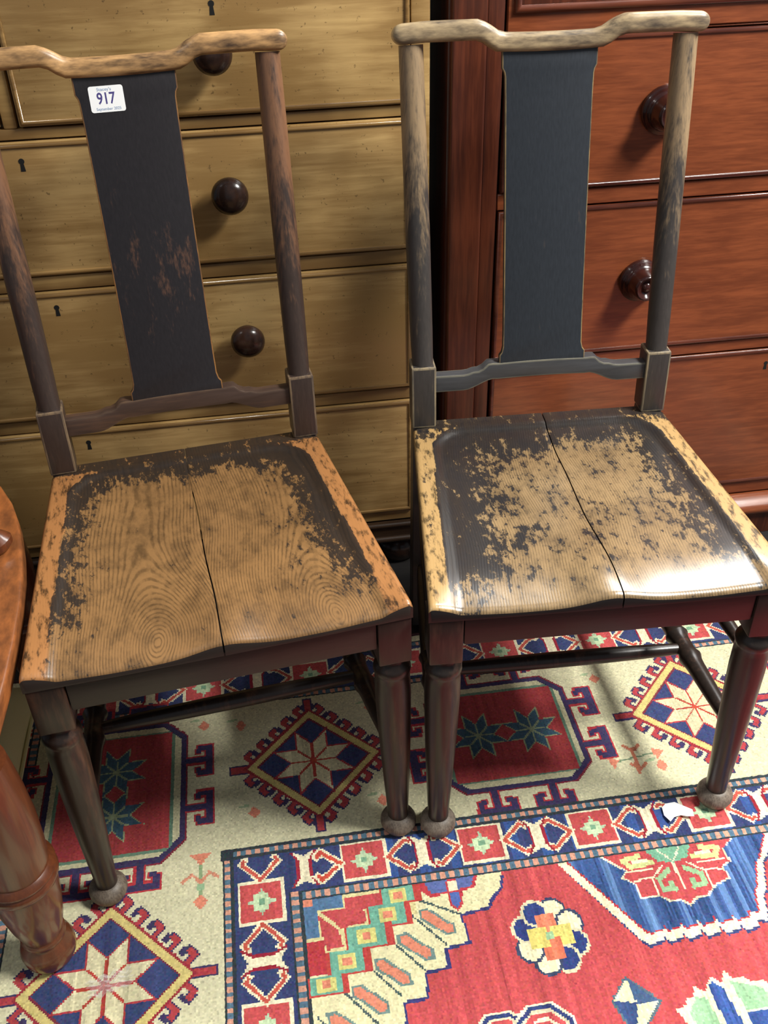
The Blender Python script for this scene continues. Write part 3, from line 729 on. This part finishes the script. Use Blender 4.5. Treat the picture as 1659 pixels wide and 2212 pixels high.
bm = B(); add_box(bm, P_(XL) - .002, P_(XR) + .002, -.006, .48, .060, .104, .004, 3); obj('plinth', bm, pine_base, chest)
bm = B(); add_lathe(bm, [(0, .0055), (XR - XL + .01, .0055)], (P_(XL) - .005, -.006, .101), (P_(XR) + .005, -.006, .101), 12); add_lathe(bm, [(0, .0065), (XR - XL + .012, .0065)], (P_(XL) - .006, -.007, .068), (P_(XR) + .006, -.007, .068), 12); obj('plinth_moulding', bm, pine_base, chest)
for fx, fy in ((.228, .045), (-.854, .045), (.228, .42), (-.854, .42)):
    bm = B(); add_lathe(bm, [(0, .030), (.006, .036), (.020, .043), (.034, .044), (.048, .036), (.056, .026), (.070, .024)], (P_(fx), fy, -.008), (P_(fx), fy, .2), 28); obj('bun_foot', bm, knob_m, chest)

# ------------------------------------------------------------------ red mahogany chest (right)
mah = wood('red_mahogany', (152, 82, 48), (114, 58, 34), 'X', 70, .10, .32, blotch=.22, lo=.3, hi=.7, coat=.25, coat_r=.15)
mah_v = wood('red_mahogany_upright', (104, 52, 33), (70, 33, 22), 'Z', 60, .06, .32, blotch=.22)
mah_b = wood('mahogany_bead', (110, 58, 40), (74, 36, 27), 'X', 34, .1, .24, coat=.5, coat_r=.12)
mknob = wood('mahogany_knob', (66, 30, 24), (40, 18, 16), 'Y', 30, .2, .2, coat=.5, coat_r=.1)
MX0, MX1 = .311, 1.507; MC = .909
mc = thing('chest_of_drawers', 'red-brown mahogany chest of drawers with glossy bead edges behind the right chair', 'chest', (MC, YP, 0), 0)
def Q_(x): return x - MC
bm = B(); add_box(bm, Q_(MX0), Q_(MX1), .022, .52, .0, 1.15, .002); obj('carcass', bm, mah_v, mc)
bm = B(); add_box(bm, Q_(MX0) - .02, Q_(MX1) + .02, -.022, .53, 1.15, 1.178, .008, 3); obj('top_board', bm, mah, mc)
for s in (-1, 1):
    xs = sorted((s * (MC - MX0), s * (MC - .3625)))
    bm = B(); add_box(bm, xs[0], xs[1], -.008, .024, .078, 1.15, .004, 3); obj('pilaster', bm, mah_v, mc)
    xs = sorted((s * (MC - .364), s * (MC - .3885)))
    bm = B(); add_box(bm, xs[0], xs[1], 0, .024, .078, 1.15, .002, 2); obj('stile', bm, mah_v, mc)
DX = MC - .3900
for z0, z1 in ((.695, .7205), (.4075, .4275), (.084, .1095), (.9455, .948)):
    bm = B(); add_box(bm, -DX, DX, .001, .024, z0, z1, .0012, 1); obj('rail', bm, mah, mc)
KM = [(-.004, .024), (.0, .034), (.003, .0365), (.007, .037), (.010, .035), (.012, .0325), (.015, .0318), (.018, .0285), (.020, .0262), (.026, .0255), (.032, .0240), (.038, .0228), (.042, .0215), (.0435, .0190), (.042, .0160), (.038, .0130), (.036, .0095), (.038, .0080), (.0405, .0055), (.0415, .001)]
def mdrawer(z0, z1, kz, khz):
    bm = B(); add_box(bm, -DX + .003, DX - .003, -.0005, .024, z0 + .002, z1 - .002, .001, 1); d = obj('drawer', bm, mah, mc)
    ring_bead(d, -DX + .0025, DX - .0025, z0 + .001, z1 - .001, -.0003, .0036)
    for s in (-1, 1): knob(d, Q_(MC + s * (MC - .643)), kz, 0, KM, mknob)
    keyhole(d, Q_(.909), khz, -.0005, .9)
mdrawer(.7215, .9450, .834, .905); mdrawer(.4285, .6940, .560, .66); mdrawer(.1105, .4065, .262, .372)
bm = B(); add_box(bm, -DX + .002, DX - .002, -.001, .024, .949, 1.148, .0015, 1); fr = obj('drawer', bm, mah, mc)
ring_bead(fr, Q_(.400), -Q_(.400), .976, 1.13, -.001, .006); 
bm = B(); add_box(bm, Q_(.411), -Q_(.411), -.0025, .0, .987, 1.119, .001, 1); obj('panel', bm, mah_v, fr)
bm = B(); add_box(bm, Q_(MX0) - .006, Q_(MX1) + .006, -.020, .52, -.008, .050, .002, 2); obj('plinth', bm, mah_v, mc)
bm = B(); add_prism(bm, [(-.006, .046), (-.028, .048), (-.032, .054), (-.032, .062), (-.027, .069), (-.018, .074), (-.012, .079), (-.002, .081), (.01, .081), (.01, .046)], (Q_(MX0) - .008, 0, 0), (0, 1, 0), (0, 0, 1), (1, 0, 0), MX1 - MX0 + .016); obj('base_moulding', bm, mah, mc, 50)

# ------------------------------------------------------------------ chair cut off by the left edge
oak = worn('armchair_orange', (92, 54, 30), (166, 98, 50), 'Y', .62, .3, scale=14, stretch=.5)
oakd = wood('armchair_leg', (106, 56, 29), (86, 45, 25), 'Z', 90, .05, .30, blotch=.2, bump=0, coat=.4, coat_r=.12)
arm = thing('armchair', 'orange-brown wooden chair with round seat and turned ringed leg, cut by left edge', 'chair', (-.56, .98, 0), 0)
def A_(x, y): return (x + .56, y - .98)
edge = [(-.335, .70), (-.321, .76), (-.319, .82), (-.319, .88), (-.322, .95), (-.328, 1.01), (-.337, 1.065), (-.349, 1.12), (-.366, 1.17), (-.388, 1.215), (-.42, 1.255), (-.47, 1.285), (-.53, 1.30)]
outl = [(x, y) for x, y in edge] + [(-1.12 - x, y) for x, y in reversed(edge)]
bm = B(); add_prism(bm, [A_(x, y) for x, y in outl], (0, 0, .424), (1, 0, 0), (0, 1, 0), (0, 0, 1), .028, .006, 3); obj('seat', bm, oak, arm)
bm = B(); add_prism(bm, [A_(-.56 + (x + .56) * .88, .98 + (y - .98) * .88) for x, y in outl], (0, 0, .385), (1, 0, 0), (0, 1, 0), (0, 0, 1), .038); obj('seat_frame', bm, oakd, arm)
LP = [(0, .024), (.004, .030), (.014, .0345), (.026, .0355), (.037, .0325), (.044, .0275), (.048, .0265), (.052, .0288), (.057, .0288), (.061, .0265), (.066, .0275), (.09, .0335), (.13, .0395), (.165, .0425), (.172, .0425), (.175, .0455), (.180, .0470), (.185, .0455), (.187, .0440), (.190, .0455), (.194, .0465), (.198, .0445), (.202, .0400), (.23, .0415), (.28, .0425), (.33, .0400), (.36, .0370), (.386, .034)]
for lx, ly in ((-.360, .762), (-.76, .762), (-.43, 1.245), (-.69, 1.245)):
    bm = B(); add_lathe(bm, LP, A_(lx, ly) + (0,), A_(lx, ly) + (1,), 32); obj('leg', bm, oakd, arm)
SPN = [(0, .012), (.006, .021), (.014, .023), (.022, .018), (.026, .015), (.032, .019), (.038, .0195), (.044, .014), (.06, .013), (.10, .019), (.14, .016), (.17, .012), (.20, .013)]
for sx in (-1, 1):
    for yy, xx in ((1.06, .197), (1.20, .155)):
        bm = B(); x0, y0 = sx * xx, yy - .98
        add_lathe(bm, SPN, (x0, y0, .450), (x0 - sx * .075, y0 + .02, .65), 20); obj('arm_spindle', bm, oakd, arm)
pth = [(math.sin(a) * .145, .17 + math.cos(a) * .15, .662) for a in np.linspace(-1.9, 1.9, 40)]
bm = B()
pa = [Vector(p) for p in pth]; secs = []
rings = []
for k2, p in enumerate(pa):
    d = (pa[min(k2 + 1, 39)] - pa[max(k2 - 1, 0)]).normalized(); nrm = Vector((d.y, -d.x, 0))
    rings.append([bm.verts.new(p + nrm * a_ + Vector((0, 0, b_))) for a_, b_ in rrect(.05, .03, .012, 3)])
for r1, r2 in zip(rings, rings[1:]):
    for q in range(len(r1)): bm.faces.new((r1[q], r1[(q + 1) % len(r1)], r2[(q + 1) % len(r1)], r2[q]))
bm.faces.new(rings[0]); bm.faces.new(rings[-1][::-1]); obj('arm_bow', bm, oak, arm, 50)

# cream cushion behind its leg
t = NT('cream_cloth'); cn = t.noise(9, 4, .6); t.bump(t.noise(260, 2, .5), .2, .001)
cream = t.done(t.mix(cn, L4((226, 220, 160)), L4((240, 235, 186))), .8)
cushion = thing('cushion', 'cream cloth cushion on the rug behind the turned leg at left edge', 'cushion', (-.545, 1.06, 0), 0)
bm = B(); add_box(bm, -.125, .125, -.125, .125, .002, .125, .0)
bmesh.ops.subdivide_edges(bm, edges=bm.edges, cuts=8, use_grid_fill=True)
for v_ in bm.verts:
    x, y, z = v_.co; px, py = x / .125, y / .125; k_ = (1 - abs(px) ** 4) * (1 - abs(py) ** 4)
    v_.co.z = .002 + .0615 + (z - .0635) * (.25 + .75 * max(0, k_) ** .35); v_.co.x *= 1 - .05 * (1 - py * py) ; v_.co.y *= 1 - .05 * (1 - px * px)
obj('cover', bm, cream, cushion, 80)
bm = B(); ring_ = [(s1 * .124, s2 * .124) for s1, s2 in ((-1, -1), (1, -1), (1, 1), (-1, 1))]
for k2 in range(4):
    p, q = ring_[k2], ring_[(k2 + 1) % 4]; add_lathe(bm, [(0, .003), (.248, .003)], (p[0] * .99, p[1] * .99, .0635), (q[0] * .99, q[1] * .99, .0635), 8)
obj('piping', bm, cream, cushion)

# ------------------------------------------------------------------ scraps on the rug
bm = B(); pp = [(.519, .852), (.527, .8575), (.541, .858), (.561, .839), (.558, .826), (.549, .829), (.541, .834), (.530, .832), (.521, .824), (.517, .838)]
top = [bm.verts.new((x - .539, y - .841, .0012 + .004 * max(0, (x - .535) / .03) ** 2 + .003 * max(0, (.835 - y) / .01))) for x, y in pp]
bm.faces.new(top); r_ = bmesh.ops.triangulate(bm, faces=bm.faces)
bmesh.ops.solidify(bm, geom=bm.faces, thickness=.0004)
pap = obj('paper_scrap', bm, plain('scrap_paper', (246, 247, 248), .7)); pap.location = (.539, .841, 0)
tag(pap, 'torn white paper scrap lying on the rug border by a chair foot', 'paper')
t = NT('clear_film'); t.b.inputs['Alpha'].default_value = .16
t.bump(t.noise(160, 3, .6), .7, .003); film = t.done((.95, .96, .97, 1), .08)
bm = B(); N_ = 12
gv = [[bm.verts.new(((u / N_ - .5) * .055 + .004 * math.sin(v * 2.1), (v / N_ - .5) * .026 + .003 * math.sin(u * 1.7), .0022 + .0016 * math.sin(u * 1.3 + v * .8) * math.cos(v * 1.1))) for u in range(N_ + 1)] for v in range(N_ + 1)]
for v in range(N_):
    for u in range(N_): bm.faces.new((gv[v][u], gv[v][u + 1], gv[v + 1][u + 1], gv[v + 1][u]))
fl = obj('plastic_scrap', bm, film, None, 80); fl.location = (-.280, .708, .001); fl.rotation_euler = (0, 0, .25)
tag(fl, 'crumpled clear plastic scrap glinting on the rug star at lower left', 'plastic')
